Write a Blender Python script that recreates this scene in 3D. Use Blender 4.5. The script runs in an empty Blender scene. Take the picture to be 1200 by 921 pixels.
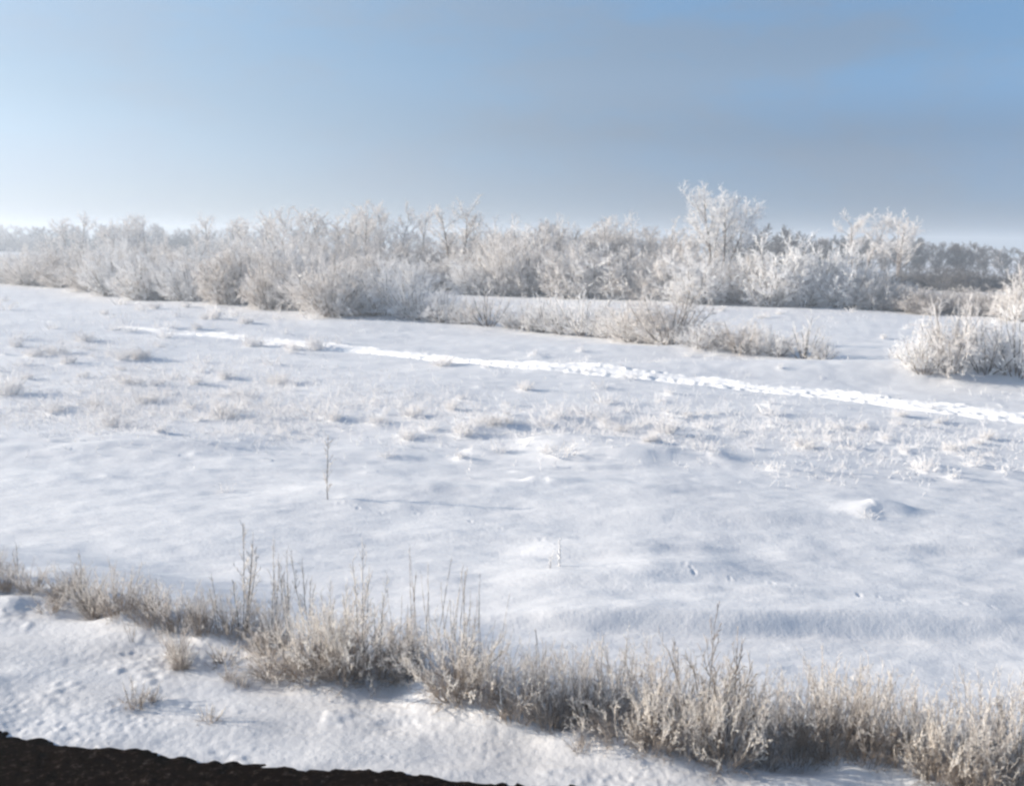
import bpy, math, random
import numpy as np
from mathutils import Matrix, Vector

S = bpy.context.scene
COL = S.collection
rad = math.radians

# ------------------------------------------------------------------ camera
W0, H0 = 1200.0, 921.0                      # size the measurements below were taken at
F_PX = 1152.0
CAM_Z = 6.0
PITCH, ROLL = math.atan((H0 / 2 - 285.0) / F_PX), rad(0.8)
cam_d = bpy.data.cameras.new('camera')
cam = bpy.data.objects.new('camera', cam_d)
COL.objects.link(cam)
S.camera = cam
cam_d.sensor_width = 36.0
cam_d.lens = 36.0 * F_PX / W0
cam_d.clip_start = 0.1
cam_d.clip_end = 9000.0
_f = np.array([0, math.cos(PITCH), -math.sin(PITCH)])
_r0 = np.array([1.0, 0, 0])
_u0 = np.array([0, math.sin(PITCH), math.cos(PITCH)])
_r = math.cos(ROLL) * _r0 + math.sin(ROLL) * _u0
_u = -math.sin(ROLL) * _r0 + math.cos(ROLL) * _u0
cam.matrix_world = Matrix(((_r[0], _u[0], -_f[0], 0), (_r[1], _u[1], -_f[1], 0),
                           (_r[2], _u[2], -_f[2], CAM_Z), (0, 0, 0, 1)))

# ------------------------------------------------------------------ light
SKY_AWAY = [(0.0, (0.23, 0.335, 0.46)), (0.32, (0.28, 0.45, 0.69)), (0.55, (0.36, 0.67, 1.10)), (1.0, (0.45, 0.93, 1.66))]
SKY_TOWARD = [(0.0, (0.62, 0.68, 0.71)), (0.4, (0.66, 0.85, 1.04)), (1.0, (0.75, 1.20, 1.76))]
SUN_EL = rad(17.0)
SUN_AZ = rad(-83.0)                          # clockwise from +Y: low sun far to the left
w = bpy.data.worlds.new('World')
S.world = w
w.use_nodes = True
nt = w.node_tree
nt.nodes.clear()
N, Lk = nt.nodes.new, nt.links.new
out = N('ShaderNodeOutputWorld')
bg = N('ShaderNodeBackground')
bg.inputs['Strength'].default_value = 0.115
sky = N('ShaderNodeTexSky')
sky.sky_type = 'NISHITA'
sky.sun_disc = False
sky.sun_elevation = SUN_EL
sky.sun_rotation = SUN_AZ
sky.altitude = 100
sky.air_density = 1.0
sky.dust_density = 0.6
sky.ozone_density = 2.0
# thin streaky cloud, a property of the sky's own directions
tc = N('ShaderNodeTexCoord')
mp = N('ShaderNodeMapping')
mp.inputs['Scale'].default_value = (2.0, 2.0, 6.0)
mp.inputs['Rotation'].default_value = (0.0, rad(-2.0), 0.0)
Lk(tc.outputs['Generated'], mp.inputs['Vector'])
cn = N('ShaderNodeTexNoise')
cn.inputs['Scale'].default_value = 2.2
cn.inputs['Detail'].default_value = 5
cn.inputs['Roughness'].default_value = 0.62
Lk(mp.outputs[0], cn.inputs['Vector'])
cr = N('ShaderNodeValToRGB')
cr.color_ramp.elements[0].position = 0.44
cr.color_ramp.elements[0].color = (0, 0, 0, 1)
cr.color_ramp.elements[1].position = 0.62
cr.color_ramp.elements[1].color = (1, 1, 1, 1)
Lk(cn.outputs['Fac'], cr.inputs[0])
mul = N('ShaderNodeMath')
mul.operation = 'MULTIPLY'
mul.inputs[1].default_value = 0.42
Lk(cr.outputs[0], mul.inputs[0])
# frosty air turns the low sky from cream to pale blue; whiter towards the sun, bluer away from it
bw = N('ShaderNodeRGBToBW')
Lk(sky.outputs[0], bw.inputs[0])
sep = N('ShaderNodeSeparateXYZ')
Lk(tc.outputs['Generated'], sep.inputs[0])

def cramp(src, a, b, stops):
    mr = N('ShaderNodeMapRange')
    mr.inputs['From Min'].default_value = a
    mr.inputs['From Max'].default_value = b
    Lk(src, mr.inputs['Value'])
    r = N('ShaderNodeValToRGB')
    r.color_ramp.interpolation = 'EASE'
    e = r.color_ramp.elements
    while len(e) < len(stops):
        e.new(0.5)
    for q, (p, c) in enumerate(stops):
        e[q].position = p
        e[q].color = (*c, 1)
    Lk(mr.outputs[0], r.inputs[0])
    return r.outputs[0]

def blend(fac, a, b, mode='MIX'):
    m = N('ShaderNodeMix')
    m.data_type = 'RGBA'
    m.blend_type = mode
    if isinstance(fac, float):
        m.inputs[0].default_value = fac
    else:
        Lk(fac, m.inputs[0])
    for inp, v in ((m.inputs[6], a), (m.inputs[7], b)):
        if isinstance(v, tuple):
            inp.default_value = (*v, 1)
        else:
            Lk(v, inp)
    return m.outputs[2]
away = cramp(sep.outputs['Z'], 0.0, 0.30, SKY_AWAY)
toward = cramp(sep.outputs['Z'], 0.0, 0.30, SKY_TOWARD)
side = cramp(sep.outputs['X'], -0.62, 0.45, [(0.0, (0, 0, 0)), (1.0, (1, 1, 1))])
tint = blend(side, toward, away)
low = blend(1.0, bw.outputs[0], tint, 'MULTIPLY')
high = cramp(sep.outputs['Z'], 0.25, 0.6, [(0.0, (0, 0, 0)), (1.0, (1, 1, 1))])
clear = blend(high, low, sky.outputs[0])
bw2 = N('ShaderNodeRGBToBW')
Lk(clear, bw2.inputs[0])
grey = blend(1.0, bw2.outputs[0], (0.82, 0.96, 1.16), 'MULTIPLY')
final = blend(mul.outputs[0], clear, grey)
Lk(final, bg.inputs['Color'])
Lk(bg.outputs[0], out.inputs['Surface'])

sun_d = bpy.data.lights.new('sun', 'SUN')
sun_d.energy = 5.0
sun_d.angle = rad(0.6)
sun_d.color = (1.0, 0.88, 0.73)
sun = bpy.data.objects.new('sun', sun_d)
COL.objects.link(sun)
to_sun = Vector((math.sin(SUN_AZ) * math.cos(SUN_EL), math.cos(SUN_AZ) * math.cos(SUN_EL), math.sin(SUN_EL)))
sun.rotation_euler = to_sun.to_track_quat('Z', 'Y').to_euler()

vs = S.view_settings
vs.view_transform = 'Standard'
vs.look = 'None'
vs.gamma = 1.0
vs.use_curve_mapping = False
vs.exposure = 0.63
S.cycles.pixel_filter_type = 'BLACKMAN_HARRIS'
S.cycles.filter_width = 2.6
S.cycles.max_bounces = 6
S.cycles.diffuse_bounces = 3
S.cycles.volume_bounces = 1

# ------------------------------------------------------------------ helpers
def ray(px, py):
    a = (px - W0 / 2) / F_PX
    b = (H0 / 2 - py) / F_PX
    return _f + a * _r + b * _u

_G = {}
def _grid(seed):
    if seed not in _G:
        r = np.random.RandomState(seed)
        _G[seed] = r.rand(256, 256) * 2 - 1
    return _G[seed]

def vnoise(x, y, seed):
    """smooth value noise, -1..1"""
    g = _grid(seed)
    xi, yi = np.floor(x).astype(np.int64), np.floor(y).astype(np.int64)
    fx, fy = x - xi, y - yi
    fx = fx * fx * fx * (fx * (fx * 6 - 15) + 10)
    fy = fy * fy * fy * (fy * (fy * 6 - 15) + 10)
    a, b = g[xi & 255, yi & 255], g[(xi + 1) & 255, yi & 255]
    c, d = g[xi & 255, (yi + 1) & 255], g[(xi + 1) & 255, (yi + 1) & 255]
    return (a * (1 - fx) + b * fx) * (1 - fy) + (c * (1 - fx) + d * fx) * fy

def fbm(x, y, seed, o=3):
    s, a = 0.0, 1.0
    for k in range(o):
        s = s + a * vnoise(x * 2 ** k + 7.3 * k, y * 2 ** k - 3.1 * k, seed + k)
        a *= 0.5
    return s

def sstep(a, b, x):
    t = np.clip((x - a) / (b - a), 0, 1)
    return t * t * (3 - 2 * t)

LEDGE = 1.0
EDGE_PX = [(-60, 684), (0, 692), (60, 700), (130, 722), (200, 742), (300, 792), (430, 796), (520, 812), (620, 848),
           (740, 876), (870, 896), (1000, 892), (1100, 915), (1260, 945)]
_e = []
for px, py in EDGE_PX:
    d = ray(px, py)
    t = (LEDGE - CAM_Z) / d[2]
    _e.append((d[0] * t, d[1] * t))
_e = sorted(_e)
EX, EY = np.array([p[0] for p in _e]), np.array([p[1] for p in _e])
# smooth straight fit: the ledge is the rim of a made bank
_k = np.polyfit(EX, EY, 2)

def edge_y(x):
    xc = np.clip(x, EX[0], EX[-1])
    y = 0.5 * np.polyval(_k, xc) + 0.5 * np.interp(xc, EX, EY)
    s0 = (EY[1] - EY[0]) / (EX[1] - EX[0])
    return y + np.where(x < EX[0], (x - EX[0]) * -0.35, 0) + np.where(x > EX[-1], (x - EX[-1]) * -0.2, 0)

# swells and hollows of the field that one can point to: (px, py, length, width, height)
MOUNDS_PX = [(655, 527, 1.7, 0.7, 0.24), (735, 540, 2.4, 1.2, 0.16), (640, 575, .7, .35, 0.16), (1020, 606, 0.7, 0.5, 0.15), (600, 500, 3.0, 1.5, .18),
             (130, 532, 3.0, 1.2, 0.16), (200, 515, 2.2, .8, 0.14), (480, 590, 3.5, 0.9, 0.12), 
             (30, 530, 4, 1.2, .2), (900, 440, 12, 2.0, 0.5), (1100, 446, 9, 1.8, 0.45), (700, 408, 12, 2, .3), (420, 380, 9, 2, .25)]
# low drift steps added to darken into shadow streaks, steeper towards the railway: (px, py, half length, half width, height)
SCARPS_PX = [(905, 754, 4.5, 0.28, 0.30), (700, 662, 1.4, .22, .10), (830, 700, 1.2, 0.3, 0.13), (690, 706, 1.3, 0.3, 0.15), (790, 690, 1.2, .25, .10), (480, 588, 3.0, 0.35, 0.16),
             (190, 533, 2.6, .3, .16), (60, 522, 3, .35, .2), (740, 545, 2.4, .4, .18), (1030, 612, .9, .25, .12), (700, 585, 2.5, .4, .12), (860, 620, 3, .4, .12), (760, 656, 1.7, .13, .07), (880, 716, 2.2, .14, .09), (560, 640, 1.6, .15, .08), (1010, 560, 2.6, .16, .08), (330, 556, 2.6, .15, .08), (1120, 650, 2.0, .15, .08), (980, 664, 1.4, .12, .06), (690, 555, 1.8, .14, .09)]
SCARPS = []
for px, py, ln, wd, h in SCARPS_PX:
    d = ray(px, py)
    t = -CAM_Z / d[2]
    SCARPS.append((d[0] * t, d[1] * t, ln, wd, h))
MOUNDS = []
for px, py, ln, wd, h in MOUNDS_PX:
    d = ray(px, py)
    t = -CAM_Z / d[2]
    MOUNDS.append((d[0] * t, d[1] * t, ln, wd, h))

def height(x, y):
    x, y = np.asarray(x, float), np.asarray(y, float)
    s = edge_y(x) - y                       # > 0 on the ledge
    led = sstep(-4.6, -0.1, s)
    r = np.hypot(x, y)
    far = 1 - sstep(150, 400, r)
    z = LEDGE * led
    z = z + (1 - led) * far * (0.075 * fbm(x / 5.5 + 3, y / 3.0, 11, 2) + 0.20 * vnoise(x / 23.0, y / 14.0, 31))
    z = z + (1 - led) * far * (0.022 * fbm(x / 1.1, y / 0.55, 17, 3))
    pat = sstep(0.0, 0.5, vnoise(x / 6 + 9, y / 5, 53))
    z = z + (1 - led) * far * (pat * 0.009 * vnoise(x / 0.5, y / 0.4, 59) + 0.0035 * fbm((x + 0.5 * y) / 0.34, (y - 0.25 * x) / 0.11, 63, 2) * (1 - sstep(20, 45, r)))
    # crusted lumpy snow on the ledge
    pm = 0.25 + 0.4 * sstep(-0.3, 0.7, vnoise(x / 1.1, y / 0.7, 47))
    z = z + led * (0.05 * vnoise(x / 1.6, y / 1.2, 23) + 0.022 * vnoise(x / 0.55, y / 0.3, 27) + pm * (0.010 * vnoise(x / 0.21, y / 0.13, 29) + 0.010 * vnoise(x / 0.11 + 2 * vnoise(x / 0.3, y / 0.3, 38), y / 0.07, 37) + 0.010 * vnoise(x / 0.05, y / 0.045, 41))
        + led * 0.014 * sstep(0.45, 0.8, vnoise(x / 0.45, y / 0.35, 45)) * (0.5 + vnoise(x / 0.12, y / 0.1, 46)))
    # uneven rim under the weeds
    z = z + 0.16 * np.exp(-((s - 0.05) / 0.5) ** 2) * (0.4 + vnoise(x / 0.7, y / 0.7, 43))
    for mx, my, ln, wd, h in SCARPS:
        v = (y - my + 0.09 * vnoise(x / 1.7, y * 0 + my, 61)) / wd
        z = z + h * np.exp(-((x - mx) / ln) ** 4) * sstep(-1, 1, v) * np.exp(-np.maximum(v, 0) / 6)
    for mx, my, ln, wd, h in MOUNDS:
        z = z + h * np.exp(-((x - mx + 0.3 * (ln < 4) * vnoise(x / 0.7, y / 0.5, 65)) / (ln * np.where(x > mx, 1.5, 0.8))) ** 2 - ((y - my + 0.2 * (ln < 4) * vnoise(x / 0.6, y / 0.6, 66)) / wd) ** 2)
    return z

def at(px, py):
    """ground point seen in the photo at this spot"""
    d = ray(px, py)
    z = 0.0
    t = 1.0
    for _ in range(24):
        t = 0.5 * t + 0.5 * (z - CAM_Z) / d[2] if _ else (z - CAM_Z) / d[2]
        z = float(height(d[0] * t, d[1] * t))
    return Vector((d[0] * t, d[1] * t, z))

def up_at(px, dist, ytop):
    """(ground point at this depth, height whose top is seen at ytop)"""
    d = ray(px, ytop)
    t = dist / d[1]
    x, zt = d[0] * t, CAM_Z + d[2] * t
    z = float(height(x, dist))
    return Vector((x, dist, z)), zt - z

def px_size(dist):
    return dist / F_PX

# ------------------------------------------------------------------ materials
def mat(name, build):
    m = bpy.data.materials.new(name)
    m.use_nodes = True
    n = m.node_tree
    b = n.nodes['Principled BSDF']
    b.inputs['Specular IOR Level'].default_value = 0.15
    b.inputs['Roughness'].default_value = 0.85
    build(n, b)
    return m

def noise(n, scale, detail=3, coord='Object', rough=0.55):
    t = n.nodes.new('ShaderNodeTexCoord')
    x = n.nodes.new('ShaderNodeTexNoise')
    x.inputs['Scale'].default_value = scale
    x.inputs['Detail'].default_value = detail
    x.inputs['Roughness'].default_value = rough
    n.links.new(t.outputs[coord], x.inputs['Vector'])
    return x

def ramp(n, src, stops):
    r = n.nodes.new('ShaderNodeValToRGB')
    e = r.color_ramp.elements
    while len(e) < len(stops):
        e.new(0.5)
    for k, (p, c) in enumerate(stops):
        e[k].position = p
        e[k].color = (*c, 1)
    n.links.new(src, r.inputs[0])
    return r

def frosted(name, bark, frost, lo, hi, scale, trans=0.0):
    """bark or straw under hoar frost, patchily covered; every plant a slightly different amount"""
    def f(n, b):
        x = noise(n, scale, 3)
        oi = n.nodes.new('ShaderNodeObjectInfo')
        ma = n.nodes.new('ShaderNodeMath')
        ma.operation = 'MULTIPLY_ADD'
        ma.inputs[1].default_value = 0.14
        n.links.new(oi.outputs['Random'], ma.inputs[0])
        n.links.new(x.outputs['Fac'], ma.inputs[2])
        r = ramp(n, ma.outputs[0], [(lo, bark), (hi, frost)])
        n.links.new(r.outputs[0], b.inputs['Base Color'])
        if trans:
            b.inputs['Transmission Weight'].default_value = 0
    return mat(name, f)

FROST = (0.90, 0.87, 0.84)
M = {}
M['frost_twig'] = frosted('frost_twig', (0.42, 0.36, 0.31), FROST, 0.28, 0.56, 1.3)
M['frost_pale'] = frosted('frost_pale', (0.70, 0.66, 0.62), (0.94, 0.93, 0.92), 0.27, 0.50, 1.6)
M['frost_grey'] = frosted('frost_grey', (0.32, 0.29, 0.27), (0.70, 0.67, 0.65), 0.34, 0.66, 0.8)
M['bare_dark'] = frosted('bare_dark', (0.10, 0.09, 0.085), (0.24, 0.235, 0.235), 0.36, 0.75, 0.5)
M['bark'] = frosted('bark', (0.15, 0.115, 0.09), (0.42, 0.37, 0.34), 0.48, 0.82, 3.0)
M['bark_dark'] = frosted('bark_dark', (0.09, 0.075, 0.065), (0.30, 0.28, 0.27), 0.50, 0.85, 3.0)
M['straw'] = frosted('straw', (0.17, 0.13, 0.10), (0.50, 0.43, 0.37), 0.40, 0.74, 6.0)
M['weed_twig'] = frosted('weed_twig', (0.52, 0.44, 0.36), (0.93, 0.87, 0.80), 0.28, 0.54, 5.0)
M['weed_pale'] = frosted('weed_pale', (0.62, 0.53, 0.44), (0.95, 0.90, 0.83), 0.26, 0.50, 5.0)
M['weed_brown'] = frosted('weed_brown', (0.44, 0.37, 0.31), (0.88, 0.84, 0.79), 0.32, 0.60, 5.0)
M['weed_low'] = frosted('weed_low', (0.25, 0.20, 0.165), (0.62, 0.57, 0.52), 0.36, 0.66, 5.0)
M['field_grass'] = frosted('field_grass', (0.70, 0.64, 0.58), (0.94, 0.92, 0.905), 0.25, 0.50, 4.0)

def _snow(c0, c1, bump, sc):
    def f(n, b):
        x = noise(n, 0.35, 3)
        r = ramp(n, x.outputs['Fac'], [(0.35, c0), (0.65, c1)])
        n.links.new(r.outputs[0], b.inputs['Base Color'])
        b.inputs['Roughness'].default_value = 0.55
        b.inputs['Specular IOR Level'].default_value = 0.25
        y = noise(n, sc, 6, rough=0.65)
        bp = n.nodes.new('ShaderNodeBump')
        bp.inputs['Strength'].default_value = bump
        bp.inputs['Distance'].default_value = 0.02
        n.links.new(y.outputs['Fac'], bp.inputs['Height'])
        n.links.new(bp.outputs[0], b.inputs['Normal'])
    return f
M['snow'] = mat('snow', _snow((0.735, 0.74, 0.755), (0.79, 0.795, 0.805), 0.6, 12.0))
def _dim_ledge():
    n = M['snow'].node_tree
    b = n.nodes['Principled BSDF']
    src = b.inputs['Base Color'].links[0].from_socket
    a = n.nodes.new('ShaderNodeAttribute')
    a.attribute_name = 'ledge_dim'
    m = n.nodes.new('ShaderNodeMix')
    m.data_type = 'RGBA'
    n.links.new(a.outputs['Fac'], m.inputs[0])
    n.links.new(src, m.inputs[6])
    m.inputs[7].default_value = (0.60, 0.60, 0.61, 1)      # vignette dimming painted into the ledge snow's colour
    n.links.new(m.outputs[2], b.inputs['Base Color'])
_dim_ledge()
M['fresh_snow'] = mat('fresh_snow', _snow((0.86, 0.865, 0.87), (0.90, 0.90, 0.90), 0.5, 12.0))

def _soil(n, b):
    x = noise(n, 11.0, 6, rough=0.75)
    r = ramp(n, x.outputs['Fac'], [(0.30, (0.0025, 0.0015, 0.0012)), (0.54, (0.009, 0.0055, 0.004)), (0.64, (0.038, 0.029, 0.024)), (0.78, (0.14, 0.13, 0.125))])
    n.links.new(r.outputs[0], b.inputs['Base Color'])
    b.inputs['Roughness'].default_value = 0.95
    b.inputs['Specular IOR Level'].default_value = 0.0
    y = noise(n, 40.0, 5, rough=0.7)
    bp = n.nodes.new('ShaderNodeBump')
    bp.inputs['Strength'].default_value = 0.8
    bp.inputs['Distance'].default_value = 0.03
    n.links.new(y.outputs['Fac'], bp.inputs['Height'])
    n.links.new(bp.outputs[0], b.inputs['Normal'])
M['soil'] = mat('soil', _soil)

# ------------------------------------------------------------------ mesh making
def make_mesh(name, V, Fq, material, smooth=True):
    """V (n,3), Fq (m,4) quads"""
    me = bpy.data.meshes.new(name)
    V = np.ascontiguousarray(V, np.float32)
    Fq = np.ascontiguousarray(Fq, np.int32)
    me.vertices.add(len(V))
    me.vertices.foreach_set('co', V.ravel())
    me.loops.add(Fq.size)
    me.loops.foreach_set('vertex_index', Fq.ravel())
    me.polygons.add(len(Fq))
    me.polygons.foreach_set('loop_start', np.arange(0, Fq.size, 4, dtype=np.int32))
    me.polygons.foreach_set('loop_total', np.full(len(Fq), 4, np.int32))
    if smooth:
        me.polygons.foreach_set('use_smooth', np.ones(len(Fq), bool))
    me.update(calc_edges=True)
    me.materials.append(material)
    return me

def link(name, me, parent=None):
    o = bpy.data.objects.new(name, me)
    COL.objects.link(o)
    if parent:
        o.parent = parent
    return o

def tag(o, label=None, cat=None, group=None, kind=None):
    for k, v in (('label', label), ('category', cat), ('group', group), ('kind', kind)):
        if v:
            o[k] = v
    return o

def nrm(a):
    return a / np.maximum(np.linalg.norm(a, axis=-1, keepdims=True), 1e-9)

class Br:
    """a set of tapered branches of equal point count"""
    def __init__(s, P, D, L, R, n, bend, wob, rng, taper=0.35):
        Nn = len(P)
        pts = np.zeros((Nn, n, 3))
        pts[:, 0] = P
        d = nrm(D)
        step = (L / (n - 1))[:, None]
        for i in range(1, n):
            d = nrm(d + np.array([0, 0, bend]) / (n - 1) + rng.randn(Nn, 3) * wob / math.sqrt(n - 1))
            pts[:, i] = pts[:, i - 1] + d * step
        s.pts, s.L, s.R, s.n, s.taper = pts, L, R, n, taper
        s.rng = rng

    def radii(s):
        return s.R[:, None] * np.linspace(1, s.taper, s.n)[None]

    def sprout(s, k, t0, t1, ang, dang, lr, fall, rr, n, bend, wob, taper=0.4, rmin=0.0, updrift=0.0, planar=None):
        rng = s.rng
        Nn = len(s.pts)
        idx = np.repeat(np.arange(Nn), k)
        t = t0 + (t1 - t0) * (np.tile((np.arange(k) + 0.5) / k, Nn) + (rng.rand(Nn * k) - 0.5) / k)
        f = np.clip(t, 0, 0.999) * (s.n - 1)
        i = f.astype(int)
        fr = (f - i)[:, None]
        a, b = s.pts[idx, i], s.pts[idx, i + 1]
        P = a * (1 - fr) + b * fr
        T = nrm(b - a)
        q = rng.randn(len(T), 3)
        q = nrm(q - (q * T).sum(1, keepdims=True) * T)
        q = q + np.array([0, 0, updrift])
        q = nrm(q - (q * T).sum(1, keepdims=True) * T)
        an = np.radians(ang + dang * (rng.rand(len(T)) * 2 - 1))[:, None]
        D = np.cos(an) * T + np.sin(an) * q
        L = s.L[idx] * lr * (1 - fall * t) * (0.6 + 0.7 * rng.rand(len(T)))
        R = np.maximum(s.R[idx] * (1 + (s.taper - 1) * t) * rr, rmin)
        return Br(P, D, L, R, n, bend, wob, rng, taper)

def tubes(name, brs, material, sides=3):
    Vs, Fs, off = [], [], 0
    for b in brs:
        pts, R = b.pts, b.radii()
        Nn, n, _ = pts.shape
        ax = nrm(pts[:, -1] - pts[:, 0])
        h = np.where(np.abs(ax[:, 2:3]) > 0.9, np.array([[1.0, 0, 0]]), np.array([[0, 0, 1.0]]))
        u = nrm(np.cross(ax, h))
        v = np.cross(ax, u)
        th = np.arange(sides) * 2 * math.pi / sides
        ring = np.cos(th)[None, :, None] * u[:, None] + np.sin(th)[None, :, None] * v[:, None]     # N,s,3
        V = pts[:, :, None] + R[:, :, None, None] * ring[:, None]
        Vs.append(V.reshape(-1, 3))
        base = off + np.arange(Nn)[:, None, None] * n * sides + np.arange(n - 1)[None, :, None] * sides
        j = np.arange(sides)[None, None]
        jn = (j + 1) % sides
        q = np.stack([base + j, base + jn, base + sides + jn, base + sides + j], -1)
        Fs.append(q.reshape(-1, 4))
        off += Nn * n * sides
    return make_mesh(name, np.concatenate(Vs), np.concatenate(Fs), material)

def top_of(brs):
    return max(float(np.percentile(b.pts[:, -1, 2], 99.3)) for b in brs)

def fan(nst, spread, lean_r, rng, base_r):
    """root points and directions of a clump of stems"""
    a = rng.rand(nst) * 2 * math.pi
    q = np.sqrt(rng.rand(nst))
    P = np.stack([np.cos(a) * q * base_r, np.sin(a) * q * base_r, np.full(nst, -0.06)], 1)
    D = np.stack([np.cos(a) * q * spread + rng.randn(nst) * lean_r, np.sin(a) * q * spread + rng.randn(nst) * lean_r, np.ones(nst)], 1)
    return P, D

# Every builder below gives the plant's parts at a height of about 1 m x its size: [(part name, mesh)], height, half width
def bush_kind(seed, h, nst, spread, twig_r, m_twig, m_stem, k1=9, k2=7, k3=3, base=0.35, stems=1, droop=-0.15, l1=0.5, t0=0.06):
    rng = np.random.RandomState(seed)
    a = rng.rand(nst) * 2 * math.pi
    q = np.sqrt((np.arange(nst) + rng.rand(nst)) / nst)
    th = q * spread
    P = np.stack([np.cos(a) * q * base, np.sin(a) * q * base, np.full(nst, -0.06)], 1)
    D = np.stack([np.cos(a) * np.sin(th), np.sin(a) * np.sin(th), np.cos(th)], 1)
    L = h * (0.72 + 0.33 * rng.rand(nst)) * (1 - 0.38 * q * q)
    b0 = Br(P, D, L, np.full(nst, twig_r * 2.2), 6, 0.25, 0.16, rng, 0.4)
    b1 = b0.sprout(k1, t0, 1.0, 42, 20, l1, 0.45, 0.75, 4, 0.12, 0.32, rmin=twig_r)
    b2 = b1.sprout(k2, 0.15, 1.0, 42, 20, 0.42, 0.4, 0.8, 3, 0.1 + droop, 0.3, rmin=twig_r * 0.9)
    parts = [b1, b2]
    if k3:
        parts.append(b2.sprout(k3, 0.2, 1.0, 45, 25, 0.42, 0.3, 0.8, 2, 0.1, 0.2, rmin=twig_r * 0.8))
    res = []
    if stems == 1:
        res.append(('stem', tubes('stem', [b0], m_stem, 4)))
    else:                                     # every stem a part of its own
        for i in range(nst):
            one = Br(P[i:i + 1], D[i:i + 1], L[i:i + 1], b0.R[i:i + 1], 6, 0, 0, rng, 0.4)
            one.pts = b0.pts[i:i + 1]
            res.append(('stem', tubes('stem', [one], m_stem, 5)))
    res.append(('crown', tubes('crown', parts, m_twig)))
    tp = top_of([b0] + parts)
    hw = float(np.percentile(np.abs(np.concatenate([p.pts[:, -1, 0] for p in parts])), 96))
    return res, tp, hw

def tree_kind(seed, h, ntr, lean, clear, twig_r, m_twig, m_bark, k1=12, k2=9, k3=7, k4=4, trunk_r=0.14, l1=0.42, a1=38, up=0.6, base=0.25, fall=0.45):
    rng = np.random.RandomState(seed)
    a = rng.rand() * 6.28 + np.arange(ntr) * 2 * math.pi / ntr
    P = np.stack([np.cos(a) * base * (ntr > 1), np.sin(a) * base * (ntr > 1), np.full(ntr, -0.15)], 1)
    D = np.stack([np.cos(a) * lean, np.sin(a) * lean * 0.7, np.ones(ntr)], 1)
    L = h * (0.82 + 0.18 * rng.rand(ntr))
    b0 = Br(P, D, L, np.full(ntr, trunk_r), 9, 0.15, 0.13, rng, 0.16)
    b1 = b0.sprout(k1, clear, 0.99, a1, 12, l1, fall, 0.5, 6, up, 0.22, rmin=twig_r * 2.0, taper=.25)
    b2 = b1.sprout(k2, 0.2, 1.0, 40, 15, 0.46, 0.45, 0.6, 4, 0.35, 0.25, rmin=twig_r * 1.3)
    b3 = b2.sprout(k3, 0.15, 1.0, 42, 18, 0.45, 0.35, 0.7, 3, 0.15, 0.28, rmin=twig_r)
    fine = [b2, b3]
    if k4:
        fine.append(b3.sprout(k4, 0.2, 1.0, 45, 20, 0.5, 0.3, 0.8, 2, 0.0, 0.2, rmin=twig_r * 0.85))
    tp = top_of([b0] + fine)
    hw = float(np.percentile(np.abs(np.concatenate([p.pts[:, -1, 0] for p in fine])), 96))
    return [('trunk', tubes('trunk', [b0, b1], m_bark, 5)), ('crown', tubes('crown', fine, m_twig))], tp, hw

def weed_kind(seed, h, nst, spread, r, m_twig, m_stem, k1=11, k2=5, t0=0.3, l1=0.26, a1=30, base=0.16, bend=0.0, plume=0):
    """frosted dry weed clump: brown stems below, feathery frosted branchlets above"""
    rng = np.random.RandomState(seed)
    P, D = fan(nst, spread, 0.16, rng, base)
    L = h * (0.5 + 0.5 * rng.rand(nst))
    b0 = Br(P, D, L, np.full(nst, r * 1.25), 6, bend, 0.22, rng, 0.5)
    ka = max(2, int(k1 * 0.4))
    tm = t0 + (1 - t0) * 0.38
    bl = b0.sprout(ka, t0 * 0.6, tm, a1 * 1.2, 15, l1 * 0.9, 0.5, 0.8, 4, 0.12, 0.3, rmin=r * 0.7)
    bl2 = bl.sprout(k2, 0.1, 1.0, 38, 20, 0.34, 0.3, 0.9, 3, 0.0, 0.3, rmin=r * 0.65, taper=0.6)
    b1 = b0.sprout(k1 - ka + 1, tm, 1.0, a1, 15, l1, 0.5, 0.8, 4, 0.12, 0.3, rmin=r * 0.85)
    b2 = b1.sprout(k2, 0.1, 1.0, 38, 20, 0.34, 0.3, 0.9, 3, 0.0, 0.3, rmin=r * 0.85, taper=0.6)
    # thin brown undergrowth at the foot
    P2, D2 = fan(nst * 2, spread * 1.3, 0.25, rng, base * 1.5)
    b4 = Br(P2, D2, h * (0.25 + 0.3 * rng.rand(nst * 2)), np.full(nst * 2, r * 0.9), 4, -0.3, 0.35, rng, 0.4)
    b5 = b4.sprout(5, 0.2, 1, 40, 20, 0.4, 0.4, 0.8, 3, 0, 0.3, rmin=r * 0.7)
    tp = top_of([b0, b1])
    hw = float(np.percentile(np.abs(b1.pts[:, -1, 0]), 95))
    return [('stem', tubes('stem', [b0, b4, b5], m_stem)), ('foliage', tubes('foliage', [bl, bl2], M['weed_low'])), ('crown', tubes('crown', [b1, b2], m_twig))], tp, hw

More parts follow.
